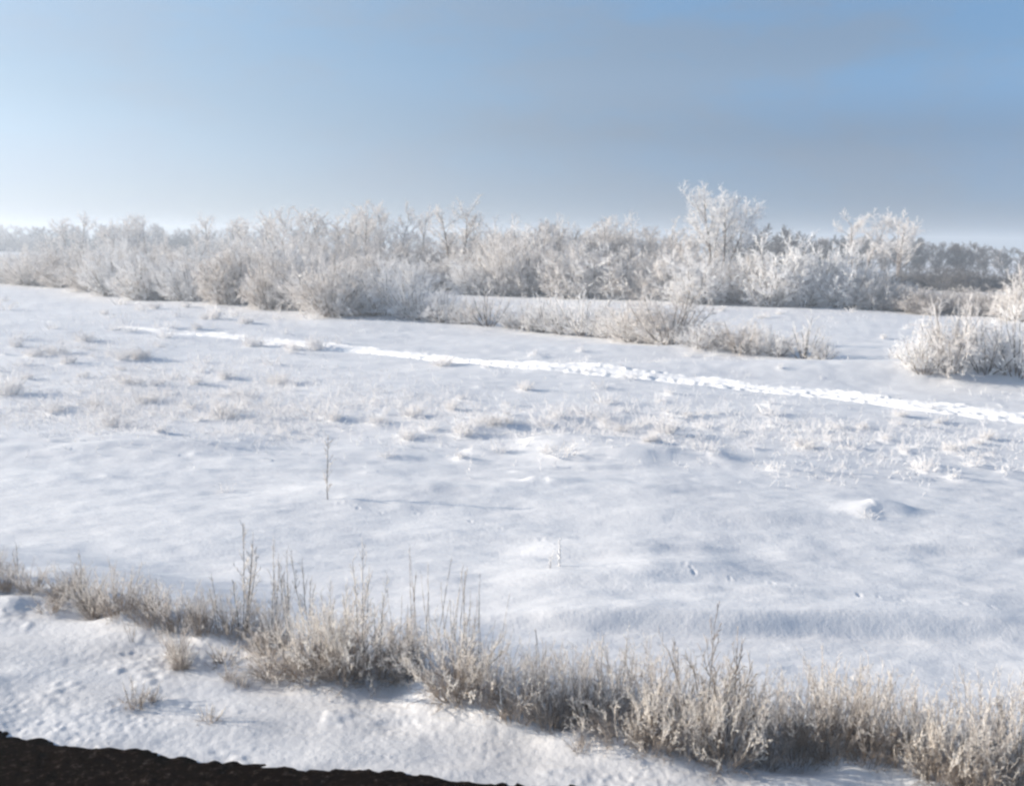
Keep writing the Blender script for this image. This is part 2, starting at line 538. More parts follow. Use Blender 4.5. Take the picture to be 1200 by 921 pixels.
def stalk_kind(seed, h, nst, r, m_head, m_stem, spread=0.12, k=14, t0=0.35, l1=0.14, a1=22, k2=4, base=0.05):
    """tall feather-headed stalks: each stalk a part, its seed head a sub-part"""
    rng = np.random.RandomState(seed)
    P, D = fan(nst, spread, 0.05, rng, base)
    L = h * np.concatenate([[1.0], 0.6 + 0.38 * rng.rand(nst - 1)])
    b0 = Br(P, D, L, np.full(nst, r), 7, 0.0, 0.10, rng, 0.45)
    res = []
    tp = hw = 0
    for i in range(nst):
        one = Br(P[i:i + 1], D[i:i + 1], L[i:i + 1], b0.R[i:i + 1], 7, 0, 0, rng, 0.45)
        one.pts = b0.pts[i:i + 1]
        b1 = one.sprout(k, t0, 1.0, a1, 8, l1, 0.5, 0.75, 4, 0.25, 0.15, rmin=r * 0.7)
        b2 = b1.sprout(k2, 0.1, 1.0, 30, 12, 0.35, 0.3, 0.9, 2, 0.0, 0.2, rmin=r * 0.7)
        res.append(('stalk', tubes('stalk', [one], m_stem, 4), ('seed_head', tubes('seed_head', [b1, b2], m_head))))
        tp, hw = max(tp, top_of([one, b1])), max(hw, float(np.abs(b1.pts[:, -1, 0]).max()))
    return res, tp, hw

def tuft_kind(seed, h, nbl, spread, r, m, side=3):
    rng = np.random.RandomState(seed)
    P, D = fan(nbl, spread, 0.2, rng, h * 0.35)
    b0 = Br(P, D, h * (0.4 + 0.6 * rng.rand(nbl)), np.full(nbl, r), 4, -0.25, 0.25, rng, 0.6)
    b1 = b0.sprout(side, 0.3, 1.0, 35, 15, 0.35, 0.3, 0.9, 2, 0.0, 0.2, rmin=r * 0.8, taper=0.7)
    return [('', tubes('blade', [b0, b1], m))], top_of([b0, b1]), float(np.percentile(np.abs(b1.pts[:, -1, 0]), 95))

_count = {}
def plant(kind, name, loc, label, cat, group=None, h=None, hw=None, rz=None, tilt=(0, 0)):
    """one plant as an object of its own: an Empty at its foot with its parts, or one mesh for a mere tuft"""
    parts, tp, w0 = kind
    k = _count[name] = _count.get(name, 0) + 1
    rng = random.Random(k * 77 + len(name))
    sz = (h / tp) if h else 1.0
    sx = min(max(hw / w0, 0.7 * sz), 1.5 * sz) if hw else sz
    rz = rng.uniform(0, 6.28) if rz is None else rz
    if len(parts) == 1 and parts[0][0] == '':
        o = link(name, parts[0][1])
    else:
        o = link(name, None)
        for p in parts:
            c = link(p[0], p[1], o)
            for q in p[2:]:
                link(q[0], q[1], c)
    o.location = loc
    o.scale = (sx, sx, sz)
    o.rotation_euler = (tilt[0], tilt[1], rz)
    return tag(o, label, cat, group)

# ------------------------------------------------------------------ where the grass tufts of the field stand
ZONES = [   # count, (centre, spread), height px range, label, group
    (52, (130, 415, 160, 34), (8, 18), 'small frosted grass tuft in the scattered grass of the far left field', 'tufts of the far left field'),
    (36, (190, 475, 140, 26), (9, 20), 'frosted grass tuft in the grassy patch at the left of the field', 'tufts of the left patch'),
    (34, (560, 492, 140, 24), (8, 18), 'frosted grass tuft in the scattered patch at the middle of the field', 'tufts of the middle patch'),
    (28, (760, 500, 80, 22), (8, 18), 'frosted grass tuft right of the middle snow hump', 'tufts right of the middle hump'),
    (34, (1050, 520, 140, 28), (8, 18), 'frosted grass tuft scattered over the right of the field below the track', 'tufts of the right field'),
    (24, (230, 372, 150, 12), (7, 13), 'tiny frosted tuft on the snow strip between thicket and track', 'tufts along the thicket'),
    (24, (760, 425, 280, 14), (5, 10), 'tiny frosted tuft on the snow bank beyond the track', 'tufts beyond the track'),
    (26, (820, 372, 230, 14), (5, 9), 'tiny frosted tuft in the snow clearing behind the willow shrubs', 'tufts of the middle clearing'),
]
TUFTS = []
_tr = random.Random(21)
for n, (cx, cy, sx, sy), (h0, h1), lab, grp in ZONES:
    for _ in range(n):
        px, py = _tr.gauss(cx, sx * 0.8), _tr.gauss(cy, sy * 0.8)
        if -10 < px < 1210 and py > 345:
            TUFTS.append((at(px, py), _tr.uniform(h0, h1), lab, grp))

# ------------------------------------------------------------------ ground
def build_ground():
    dense = np.radians(np.linspace(-44, 44, 900))
    rest = np.radians(np.linspace(44, 316, 90)[1:-1])
    ang = np.concatenate([dense, rest])
    rr = np.concatenate([np.linspace(0.3, 4, 12)[:-1], np.geomspace(4, 70, 900), np.geomspace(70, 1000, 150)[1:]])
    A, R = np.meshgrid(ang, rr)
    X, Y = np.sin(A) * R, np.cos(A) * R
    Z = height(X, Y)
    # small animal tracks: a string of dents
    for path in (((800, 662), (815, 668), (880, 680), (950, 690), (1010, 698), (1080, 706), (1190, 716)),
                 ((395, 590), (450, 600), (520, 604), (570, 615), (620, 628), (670, 642))):
        pts = [at(*p) for p in path]
        rng = random.Random(5)
        for a, b in zip(pts[:-1], pts[1:]):
            n = max(2, int((b - a).length / 0.30))
            for i in range(n):
                if rng.random() < 0.3:
                    continue
                c = a.lerp(b, (i + rng.uniform(-.3, .3)) / n)
                cx, cy = c.x + rng.uniform(-.05, .05), c.y + rng.uniform(-.10, .10)
                r = math.hypot(cx, cy)
                j = int(np.searchsorted(rr, r))
                jj = slice(max(j - 12, 0), j + 12)
                kk = int(np.searchsorted(dense, math.atan2(cx, cy)))
                ks = slice(max(kk - 12, 0), kk + 12)
                d2 = ((X[jj, ks] - cx) / rng.uniform(.03, .055)) ** 2 + ((Y[jj, ks] - cy) / rng.uniform(.05, .09)) ** 2
                Z[jj, ks] += rng.uniform(.2, 1) * -0.026 * np.exp(-d2) + 0.005 * np.exp(-((np.sqrt(d2) - 1.7) / 0.5) ** 2)
    # snow drifted up round each tuft, with a lee tail
    rng = random.Random(8)
    drifts = [(p.x, p.y, rng.uniform(.04, .10), rng.uniform(.16, .36)) for p, _, _, _ in TUFTS if p.y < 75]
    for _ in range(40):
        p = at(rng.uniform(-20, 1220), rng.uniform(420, 570))
        drifts.append((p.x, p.y, rng.uniform(.02, .045), rng.uniform(.10, .30)))
    for cx, cy, hh, ww in drifts:
        r = math.hypot(cx, cy)
        j0, j1 = np.searchsorted(rr, [r - 1.5, r + 1.5])
        a0 = math.atan2(cx, cy)
        k0, k1 = np.searchsorted(dense, [a0 - 2.2 / r, a0 + 2.2 / r])
        wx, wy = X[j0:j1, k0:k1] - cx, Y[j0:j1, k0:k1] - cy
        ln = np.where(wx > 0, ww * 2.2, ww * 0.7)
        Z[j0:j1, k0:k1] += hh * np.exp(-(wx / ln) ** 2 - ((wy + 0.3 * ww * np.sin(wx / ww)) / (ww * 0.7)) ** 2)
    nr, na = X.shape
    V = np.stack([X, Y, Z], -1).reshape(-1, 3)
    i = np.arange(nr - 1)[:, None] * na
    j = np.arange(na)[None]
    jn = (j + 1) % na
    F = np.stack([i + j, i + jn, i + na + jn, i + na + j], -1).reshape(-1, 4)[:, ::-1]
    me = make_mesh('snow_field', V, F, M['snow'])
    at_ = me.attributes.new('ledge_dim', 'FLOAT', 'POINT')  # mask for the vignette dimming painted on the ledge
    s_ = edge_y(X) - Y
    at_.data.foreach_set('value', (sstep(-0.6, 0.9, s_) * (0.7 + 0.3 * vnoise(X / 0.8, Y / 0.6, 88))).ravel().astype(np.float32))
    o = link('snow_field', me)
    tag(o, kind='structure')
build_ground()

# churned vehicle track across the field: a ribbon of broken fresh snow with two ruts
TRACK_PX = [(1290, 497), (1190, 489), (1060, 474), (940, 461), (820, 449), (720, 438), (600, 428), (500, 419), (400, 409), (300, 398), (150, 384), (40, 374)]
def build_track():
    pts = []
    for p in TRACK_PX:
        q = at(*p)
        pts.append((q.x, q.y))
    pts = np.array(pts)
    seg = np.concatenate([[0], np.cumsum(np.linalg.norm(np.diff(pts, axis=0), axis=1))])
    ln = seg[-1]
    s = np.concatenate([np.arange(0, min(ln, 90), 0.07), np.arange(min(ln, 90), ln, 0.2)])
    u = np.arange(-1.2, 1.21, 0.05)
    cx, cy = np.interp(s, seg, pts[:, 0]), np.interp(s, seg, pts[:, 1])
    ker = np.hanning(61)
    ker /= ker.sum()
    pad = lambda a: np.convolve(np.concatenate([np.full(30, a[0]), a, np.full(30, a[-1])]), ker, 'valid')
    cx, cy = pad(cx), pad(cy)
    tx, ty = np.gradient(cx), np.gradient(cy)
    l = np.hypot(tx, ty) + 1e-9
    nx, ny = -ty / l, tx / l
    Sg, U = np.meshgrid(s, u, indexing='ij')
    wv = 0.12 * vnoise(s / 3.0, s * 0, 71)[:, None]
    X, Y = cx[:, None] + nx[:, None] * (U + wv), cy[:, None] + ny[:, None] * (U + wv)
    Z = height(X, Y)
    rut = 0
    for c in (-0.5, 0.5):
        rut = rut + np.exp(-((U - c) / 0.24) ** 2)
    edge = sstep(1.15, 0.6, np.abs(U) + 0.16 * vnoise(Sg / 1.3, U / 0.8, 73) + 0.10 * vnoise(Sg / 0.2, U / 0.16, 74))
    fade = np.interp(s, [s[-1] * 0.35, s[-1] * 0.62], [1.0, 0.7])[:, None]
    near = np.interp(s, [0, 14, 30], [1.7, 1.35, 0.9])[:, None]
    lump = fade * near * 0.8 * (0.036 * np.maximum(fbm(Sg / 0.34, U / 0.26, 79, 3), -0.3) + 0.05 * np.abs(vnoise(Sg / 0.13, U / 0.12, 83)))
    body = 0.10 * np.exp(-((np.abs(U) - 0.12) / 0.14) ** 2) + 0.11 * np.exp(-((np.abs(U) - 0.78) / 0.13) ** 2)
    Z = Z - 0.10 + edge * (0.155 + body * fade + lump * (0.35 + 0.75 * np.clip(rut, 0, 1)) - 0.03 * rut)
    Z = Z - 0.15 * sstep(-30, 0, s - s[-1])[:, None] * (1 + 0.8 * vnoise(Sg / 1.5, U / 0.8, 85))
    n0, n1 = X.shape
    V = np.stack([X, Y, Z], -1).reshape(-1, 3)
    i, j = np.meshgrid(np.arange(n0 - 1), np.arange(n1 - 1), indexing='ij')
    F = np.stack([i * n1 + j, (i + 1) * n1 + j, (i + 1) * n1 + j + 1, i * n1 + j + 1], -1).reshape(-1, 4)[:, ::-1]
    o = link('snow_track', make_mesh('snow_track', V, F, M['fresh_snow']))
    tag(o, kind='structure')
build_track()

# dark bare soil of the embankment shoulder, nearest the viewer
def build_soil():
    e = [(px, py - 16 - max(0, min(px, 600)) * 0.008) for px, py in [(-260, 835), (-120, 838), (0, 850), (60, 866), (130, 878), (250, 890), (340, 899), (420, 902), (500, 911), (600, 919), (760, 926), (1000, 936), (1300, 946)]]
    q = []
    for px, py in e:
        d = ray(px, py)
        t = (LEDGE + 0.06 - CAM_Z) / d[2]
        q.append((d[0] * t, d[1] * t))
    q = np.array(q)
    x = np.arange(-9, 7, 0.035)
    v = np.concatenate([np.arange(0, 2.2, 0.03), np.arange(2.2, 6.5, 0.12)])
    X, Vv = np.meshgrid(x, v, indexing='ij')
    ey = np.interp(x, q[:, 0], q[:, 1]) + 0.05 * vnoise(x / 0.9, x * 0, 91) + 0.02 * vnoise(x / 0.23, x * 0, 92) + 0.03 * vnoise(x / 0.05, x * 0, 94)
    Y = ey[:, None] - Vv
    rise = sstep(-0.05, 0.45, Vv + 0.05 * vnoise(X / 0.13, Y / 0.1, 99))
    Z = LEDGE - 0.10 + rise * (0.20 + 0.016 * fbm(X / 0.45, Y / 0.35, 93, 5) + 0.03 * vnoise(X / 0.05, Y / 0.05, 97) * vnoise(X / 0.3, Y / 0.3, 98)) - 0.02 * Vv
    n0, n1 = X.shape
    V = np.stack([X, Y, Z], -1).reshape(-1, 3)
    i, j = np.meshgrid(np.arange(n0 - 1), np.arange(n1 - 1), indexing='ij')
    F = np.stack([i * n1 + j, (i + 1) * n1 + j, (i + 1) * n1 + j + 1, i * n1 + j + 1], -1).reshape(-1, 4)[:, ::-1]
    o = link('soil_bank', make_mesh('soil_bank', V, F, M['soil']))
    tag(o, kind='structure')
build_soil()

# haze: one box of thin frosty air
bm_v = np.array([[x, y, z] for x in (-1040, 1040) for y in (-1040, 1040) for z in (-3.0, 18.5)], float)
bm_f = np.array([[0, 1, 3, 2], [4, 6, 7, 5], [0, 4, 5, 1], [2, 3, 7, 6], [0, 2, 6, 4], [1, 5, 7, 3]])
hm = bpy.data.materials.new('frosty_air')
hm.use_nodes = True
hm.node_tree.nodes.clear()
ho = hm.node_tree.nodes.new('ShaderNodeOutputMaterial')
hv = hm.node_tree.nodes.new('ShaderNodeVolumePrincipled')
hv.inputs['Color'].default_value = (0.86, 0.93, 1.0, 1)
hv.inputs['Density'].default_value = 0.0012
hv.inputs['Anisotropy'].default_value = 0.2
hm.node_tree.links.new(hv.outputs[0], ho.inputs['Volume'])
hz = link('haze', make_mesh('haze', bm_v, bm_f, hm, False))
tag(hz, kind='stuff')

# ------------------------------------------------------------------ plant kinds
K = {}
# willow scrub nearer the track, every stem a part
K['near'] = [bush_kind(100 + i, 2.4, 34, 1.15, 0.0105, M['frost_pale'], M['bark'], k1=9, k2=6, k3=2, base=0.45, stems=2, t0=.1) for i in range(4)]
K['near_brown'] = [bush_kind(120 + i, 2.4, 36, 1.15, 0.0105, M['frost_twig'], M['bark'], k1=11, k2=6, k3=2, base=0.5, stems=2) for i in range(2)]
K['big_willow'] = [bush_kind(125, 3.6, 52, 1.2, 0.013, M['frost_twig'], M['bark'], k1=12, k2=8, k3=3, base=0.7, stems=2, t0=.05)]
K['near_bare'] = [bush_kind(130 + i, 2.0, 18, 1.0, 0.010, M['frost_twig'], M['bark_dark'], k1=7, k2=5, k3=1, base=0.35, stems=2, t0=0.2) for i in range(2)]
K['bush'] = [bush_kind(140 + i, 5.0, 48, 1.2, 0.021, M['frost_twig'], M['bark'], k1=12, k2=9, k3=3, base=1.0, l1=.45) for i in range(4)]
K['bush_pale'] = [bush_kind(150 + i, 5.0, 48, 1.15, 0.022, M['frost_pale'], M['bark'], k1=12, k2=9, k3=3, base=1.0, l1=.45) for i in range(3)]
K['bush_grey'] = [bush_kind(160 + i, 5.0, 44, 1.15, 0.021, M['frost_grey'], M['bark_dark'], k1=11, k2=9, k3=3, base=1.0, l1=.45) for i in range(2)]
K['bush_dark'] = [bush_kind(170 + i, 5.0, 40, 1.1, 0.026, M['bare_dark'], M['bark_dark'], k1=11, k2=9, k3=2, base=0.9) for i in range(2)]
K['tree'] = [tree_kind(200 + i, 11, [1, 2, 3, 2][i], 0.17, [.25, .3, .3, .3][i], 0.019, M['frost_twig'], M['bark'], k1=15, k2=10, k3=7, k4=3, trunk_r=.15, l1=.42, a1=44, fall=.4, up=.45) for i in range(4)]
K['slim'] = [tree_kind(220 + i, 12, [2, 1, 3][i], 0.17, 0.42, 0.019, M['frost_twig'], M['bark'], k1=13, k2=9, k3=6, k4=2, trunk_r=0.16, a1=38, l1=.27, fall=.15) for i in range(3)]
K['poplar'] = [tree_kind(246, 14, 4, 0.20, 0.46, 0.022, M['frost_pale'], M['bark'], k1=13, k2=11, k3=8, k4=3, trunk_r=0.19, a1=40, l1=0.30, base=0.5, fall=-0.05)]
K['dark_tree'] = [tree_kind(260 + i, 11, [2, 3, 2][i], 0.2, 0.12, 0.026, M['bare_dark'], M['bark_dark'], k1=17, k2=10, k3=7, k4=3, a1=42, up=.6, l1=.44) for i in range(3)]
K['grey_tree'] = [tree_kind(280 + i, 11, [2, 3][i], 0.2, 0.12, 0.024, M['frost_grey'], M['bark_dark'], k1=16, k2=10, k3=7, k4=3, a1=42, up=.6, l1=.44) for i in range(2)]
K['weed'] = [weed_kind(300 + i, 1.0, 34, 0.6, 0.0036, M['weed_twig'], M['straw']) for i in range(3)]
K['weed_pale'] = [weed_kind(310 + i, 1.0, 48, 1.05, 0.0042, M['weed_pale'], M['straw'], k1=14, k2=6, t0=0.2, l1=.24) for i in range(2)]
K['weed_brown'] = [weed_kind(320 + i, 1.0, 40, 0.5, 0.0033, M['weed_brown'], M['straw'], k1=10, k2=5, l1=.22) for i in range(3)]
K['arch'] = [weed_kind(330 + i, 1.0, 40, 1.0, 0.0044, M['weed_twig'], M['straw'], k1=10, k2=5, bend=-0.9, t0=0.3, base=.2) for i in range(2)]
K['stalk'] = [stalk_kind(340 + i, 1.0, [3, 4, 5][i], 0.0054, M['weed_brown'], M['bark_dark'], l1=.2, a1=30, k=14, k2=4, spread=.2) for i in range(3)]
K['reed'] = [stalk_kind(350 + i, 1.0, [4, 5][i], 0.0040, M['weed_twig'], M['straw'], spread=0.16, k=22, t0=0.45, l1=0.07, a1=14, k2=3, base=.14) for i in range(2)]
K['sapling'] = [stalk_kind(360 + i, 1.0, [5, 4][i], 0.0075, M['weed_low'], M['bark_dark'], spread=0.42, k=9, t0=0.2, l1=0.42, a1=34, k2=5, base=.1) for i in range(2)]
K['thin_sapling'] = [stalk_kind(365, 1.0, 1, 0.010, M['weed_brown'], M['bark_dark'], k=18, t0=0.15, l1=0.2, a1=42, k2=3)]
K['white_sprig'] = [stalk_kind(366, 0.5, 1, 0.016, M['frost_pale'], M['frost_twig'], k=10, t0=0.15, l1=0.22, a1=30, k2=3), stalk_kind(367, 0.5, 3, 0.012, M['frost_pale'], M['frost_twig'], spread=.35, k=8, t0=0.15, l1=0.25, a1=35, k2=3)]
K['tuft'] = [tuft_kind(400 + i, 0.35, [20, 30, 36, 15][i], [.5, .7, .8, .4][i], 0.0052, M['field_grass']) for i in range(4)]
K['tuft_big'] = [tuft_kind(410 + i, 0.6, 80, 0.8, 0.0085, M['field_grass'], 4) for i in range(2)]
K['tuft_fine'] = [weed_kind(420 + i, 0.4, 12, 0.8, 0.0042, M['weed_pale'], M['straw'], k1=7, k2=3, base=.07) for i in range(3)]
R = random.Random(11)
def pick(k):
    n, _, i = k.partition(':')
    return K[n][int(i)] if i else K[n][R.randrange(len(K[n]))]
lerp_px = lambda tab, x: float(np.interp(x, [t[0] for t in tab], [t[1] for t in tab]))

# ------------------------------------------------------------------ scrub by the track (px, py at the foot, top, width, kind, label)
NEAR = [
    (368, 364, 306, 62, 'near_brown', 'broad dense frosted willow shrub bulging out at the end of the long thicket'),
    (390, 370, 306, 60, 'big_willow', 'big rounded willow shrub with a dark shaded right side facing the snow gap'),
    (450, 369, 314, 62, 'near', 'white loose willow shrub directly right of the big rounded shrub'),
    (486, 373, 326, 58, 'near', 'white low willow shrub between the loose shrub and the slope of snow'),
    (522, 378, 340, 46, 'near', 'low pale shrub in the middle of the row above the track'),
    (572, 382, 340, 40, 'near_bare', 'thin shrub with a few thick white upright stems above the track'),
    (640, 388, 350, 48, 'near', 'wispy frosted shrub on the far lip of snow, left of its taller twin'),
    (684, 393, 348, 50, 'near', 'wispy taller frosted shrub beside the big spreading shrub'),
    (745, 400, 350, 52, 'near_brown', 'upright frosted shrub touching the left flank of the big spreading shrub'),
    (785, 403, 344, 74, 'near_brown', 'big spreading willow shrub with brown stems above the middle of the track'),
    (868, 411, 378, 56, 'near_brown', 'low squat brownish shrub on the bank beyond the track'),
    (842, 409, 386, 26, 'near_bare', 'small scraggly shrub between the big spreading shrub and the squat one'),
    (912, 417, 392, 30, 'near', 'small white frosted shrub beside the bare upright one'),
    (942, 420, 374, 34, 'near_bare', 'bare upright shrub with dark stems at the edge of a snow hollow'),
    (966, 422, 396, 22, 'near', 'tiny white shrub to the right of the bare upright one'),
    (1060, 430, 402, 40, 'near', 'low white shrub at the left foot of the tall white thicket'),
    (1114, 434, 358, 60, 'near_brown', 'tall white shrub with frosted twigs, the highest of the thicket by the track'),
    (1154, 437, 374, 56, 'near_bare', 'white arching shrub in the middle of the thicket by the track'),
    (1194, 440, 362, 56, 'near', 'white shrub closing the right end of the thicket by the track'),
    (500, 375, 344, 44, 'near', 'white low shrub wedged behind the low pale one in the middle of the row'),
    (548, 380, 352, 36, 'near', 'knee high pale shrub directly left of the thin shrub with thick stems'),
    (660, 391, 358, 40, 'near', 'knee high pale shrub filling the space between the two wispy ones'),
    (714, 396, 362, 40, 'near', 'low pale shrub between the taller wispy one and the upright one'),
    (1082, 432, 380, 44, 'near', 'middling white shrub leaning on the tall one at the thicket by the track'),
    (616, 386, 356, 44, 'near', 'pale shrub with a flat top left of the wispy ones'),
    (820, 407, 378, 44, 'near', 'pale shrub hugging the right flank of the big spreading shrub'),
    (892, 414, 386, 36, 'near', 'pale shrub bridging the squat brownish one and the small white one'),
    (432, 369, 324, 40, 'near', 'narrow pale shrub in the shadow of the big rounded shrub'),
    (598, 384, 366, 20, 'near', 'knee high white shrub tucked between the thin shrub and the wispy ones'),
]
for px, py, yt, wpx, k, lab in NEAR:
    p = at(px, py)
    _, h = up_at(px, p.y, yt)
    plant(pick(k), 'willow_shrub', p, lab, 'shrub', 'willow shrubs along the snow track', h=h * (1.12 if px > 1000 else 1.16), hw=wpx * (0.5 if px > 1000 else 0.74) * px_size(p.y))

# ------------------------------------------------------------------ the long thicket on the left: front bushes one by one
def row(x0, x1, step, dist, top, wpx, kinds, name, labels, cat, group, jx=0.25, jt=4, jd=0.04):
    step, wpx = step * 1.18, wpx * 1.5
    x, i = x0, 0
    made = []
    while x < x1:
        px = x + R.uniform(-jx, jx) * step
        d = lerp_px(dist, px) * (1 + R.uniform(-jd, jd))
        yt = lerp_px(top, px) + R.uniform(-jt, jt)
        p, h = up_at(px, d, yt)
        k = kinds[R.randrange(len(kinds))]
        lab = labels(i, px) if callable(labels) else labels[i] if isinstance(labels, list) else labels
        made.append(plant(pick(k), name, p, lab, cat, group, h=h, hw=wpx * R.uniform(0.85, 1.2) * 0.5 * px_size(d)))
        x += step
        i += 1
    return made

row(-20, 350, 26, [(0, 128), (100, 112), (200, 98), (300, 90), (360, 86)], [(0, 300), (100, 294), (200, 296), (300, 292), (350, 296)], 46,
    ['bush', 'bush_pale', 'bush'], 'frosted_bush', 'frosted bush in the front edge of the long thicket on the left', 'bush', 'bushes edging the long thicket')
row(-10, 360, 30, [(0, 150), (100, 130), (200, 115), (300, 104), (360, 100)], [(0, 292), (80, 284), (150, 280), (215, 286), (290, 282), (350, 284)], 52,
    ['bush', 'bush', 'bush_pale'], 'frosted_bush', 'taller frosted bush behind the front edge of the long thicket on the left', 'bush', 'taller bushes inside the long thicket')
# belt of bushes behind the middle snow clearing
row(410, 575, 20, [(400, 125), (600, 122)], [(410, 300), (480, 302), (520, 298), (575, 296)], 40,
    ['bush', 'bush_pale'], 'frosted_bush', 'low frosted bush at the far edge of the middle snow clearing, under the slim trees', 'bush', 'low bushes beyond the middle clearing')
row(345, 580, 27, [(340, 142), (600, 135)], [(345, 276), (430, 280), (500, 280), (580, 276)], 50,
    ['bush', 'bush_grey', 'bush'], 'frosted_bush', 'frosted bush filling the gaps between the trunks of the tallest grove', 'bush', 'bushes among the grove trunks')
row(585, 830, 24, [(585, 122), (700, 114), (830, 106)], [(585, 284), (620, 280), (660, 290), (700, 284), (760, 296), (800, 290), (830, 300)], 52,
    ['bush', 'bush', 'bush_pale'], 'frosted_bush', 'frosted bush along the front of the belt beyond the middle clearing', 'bush', 'front bushes of the middle belt')
row(575, 840, 27, [(585, 132), (700, 126), (830, 122)], [(575, 272), (600, 266), (640, 262), (680, 264), (715, 258), (750, 272), (800, 268), (840, 290)], 56,
    ['bush', 'bush', 'bush_grey'], 'frosted_bush', 'tall frosted bush in the back row of the belt beyond the middle clearing', 'bush', 'back bushes of the middle belt')
PALE = [
    (797, 352, 292, 46, 'bush_pale', 'pale frosted bush beside the shadowy gap under the tallest tree'),
    (872, 356, 296, 50, 'bush', 'frosted bush at the foot of the tallest tree, left of the great pale bush'),
    (902, 358, 277, 62, 'bush_pale', 'great pale frosted bush with a domed crown right of the tallest tree'),
    (940, 359, 283, 56, 'bush_pale', 'second great pale bush, between the domed one and the ragged one'),
    (988, 361, 288, 62, 'bush_pale', 'ragged pale bush with spiky frosted sprays in front of the dark wood'),
    (1022, 363, 312, 44, 'bush', 'shorter frosted bush leaning out below the ragged pale one'),
    (836, 354, 318, 40, 'bush_grey', 'grey shaded bush in the gap under the tallest tree'),
    (1050, 364, 330, 44, 'bush', 'low frosted bush where the pale bushes meet the dark wood'),
]
for px, py, yt, wpx, k, lab in PALE:
    p = at(px, py)
    _, h = up_at(px, p.y, yt)
    plant(pick(k), 'frosted_bush', p, lab, 'bush', 'pale bushes by the tallest tree', h=h, hw=wpx * 0.64 * px_size(p.y))
row(1060, 1215, 19, [(1060, 96), (1200, 88)], [(1060, 344), (1100, 336), (1150, 344), (1180, 340), (1215, 338)], 40,
    ['bush', 'bush_grey'], 'frosted_bush', 'low brownish frosted bush in front of the dark wood on the right', 'bush', 'low bushes before the dark wood')
row(1030, 1215, 24, [(1060, 112), (1200, 108)], [(1030, 332), (1100, 342), (1150, 346), (1215, 342)], 44,
    ['bush_grey', 'bush'], 'frosted_bush', 'greyish bush just behind the low brownish bushes by the dark wood', 'bush', 'grey bushes before the dark wood')
p = at(1202, 376)
plant(K['bush'][1], 'frosted_bush', p, 'tall frosted bush cut off by the right edge of the picture', 'bush', h=up_at(1202, p.y, 314)[1], hw=30 * px_size(p.y))

# ------------------------------------------------------------------ trees
TREES = [   # px, distance, top, width, kind, label
    (844, 121, 219, 84, 'poplar', 'tallest tree with several bare trunks and a white spreading crown'),
    (533, 132, 228, 50, 'slim:0', 'tall slim tree with two leaning trunks rising out of the middle belt'),
    (567, 134, 245, 36, 'slim:1', 'slim narrow tree just right of the two leaning trunks'),
    (1012, 165, 247, 56, 'tree', 'narrow pale tree standing before the dark wood, left of its wider neighbour'),
    (1058, 160, 246, 66, 'tree', 'wide topped pale tree standing before the dark wood'),
    (248, 150, 249, 30, 'slim:1', 'thin dark trunked tree sticking up at the left end of the grove'),
    (222, 152, 258, 24, 'slim:1', 'leaning thin tree with few branches left of the thin dark trunked tree'),
    (86, 185, 249, 50, 'tree:1', 'broad frosted tree with leaning trunks, first of the four above the left thicket'),
    (128, 190, 258, 34, 'tree', 'rounded frosted tree, second of the four above the left thicket'),
    (150, 186, 251, 36, 'tree', 'dark trunked frosted tree, third of the four above the left thicket'),
    (172, 190, 253, 34, 'tree', 'bushy frosted tree, last of the four above the left thicket'),
    (273, 158, 254, 40, 'tree', 'frosted tree at the low left shoulder of the grove'),
    (300, 156, 250, 42, 'tree', 'frosted tree stepping up from the low left shoulder of the grove'),
    (326, 152, 242, 44, 'tree', 'dark limbed frosted tree near the left top of the grove'),
    (350, 156, 243, 44, 'tree', 'rounded frosted tree right of the dark limbed one in the grove'),
    (378, 154, 248, 42, 'tree', 'frosted tree in the shallow dip of the grove skyline'),
    (404, 152, 245, 42, 'tree', 'frosted tree just left of the twin peaks of the grove'),
    (432, 148, 236, 46, 'tree', 'high frosted tree, left one of the twin peaks of the grove'),
    (462, 150, 237, 46, 'tree', 'high frosted tree, right one of the twin peaks of the grove'),
    (494, 154, 242, 36, 'slim', 'narrow frosted tree closing the right end of the grove'),
    (600, 165, 268, 40, 'grey_tree', 'hazy tree beyond the belt, next to the slim narrow tree'),
    (640, 160, 258, 50, 'grey_tree', 'hazy grey tree behind the high middle of the belt'),
    (690, 160, 262, 48, 'tree', 'hazy frosted tree showing over the belt right of its middle'),
    (722, 140, 253, 40, 'tree', 'frosted tree making the sharpest bump of the belt skyline'),
    (758, 165, 265, 40, 'grey_tree', 'hazy grey tree in the dip before the tallest tree'),
    (800, 150, 266, 44, 'grey_tree', 'greyish tree right behind the left flank of the tallest tree'),
    (873, 180, 258, 46, 'dark_tree', 'dark bare tree leaning out behind the tallest tree'),
    (925, 185, 265, 44, 'dark_tree', 'dark bare tree peeping over the domed pale bush'),
]
for px, d, yt, wpx, k, lab in TREES:
    p, h = up_at(px, d, yt)
    plant(pick(k), 'frosted_tree' if k != 'dark_tree' else 'bare_tree', p, lab, 'tree', None, h=h, hw=wpx * 0.62 * px_size(d))
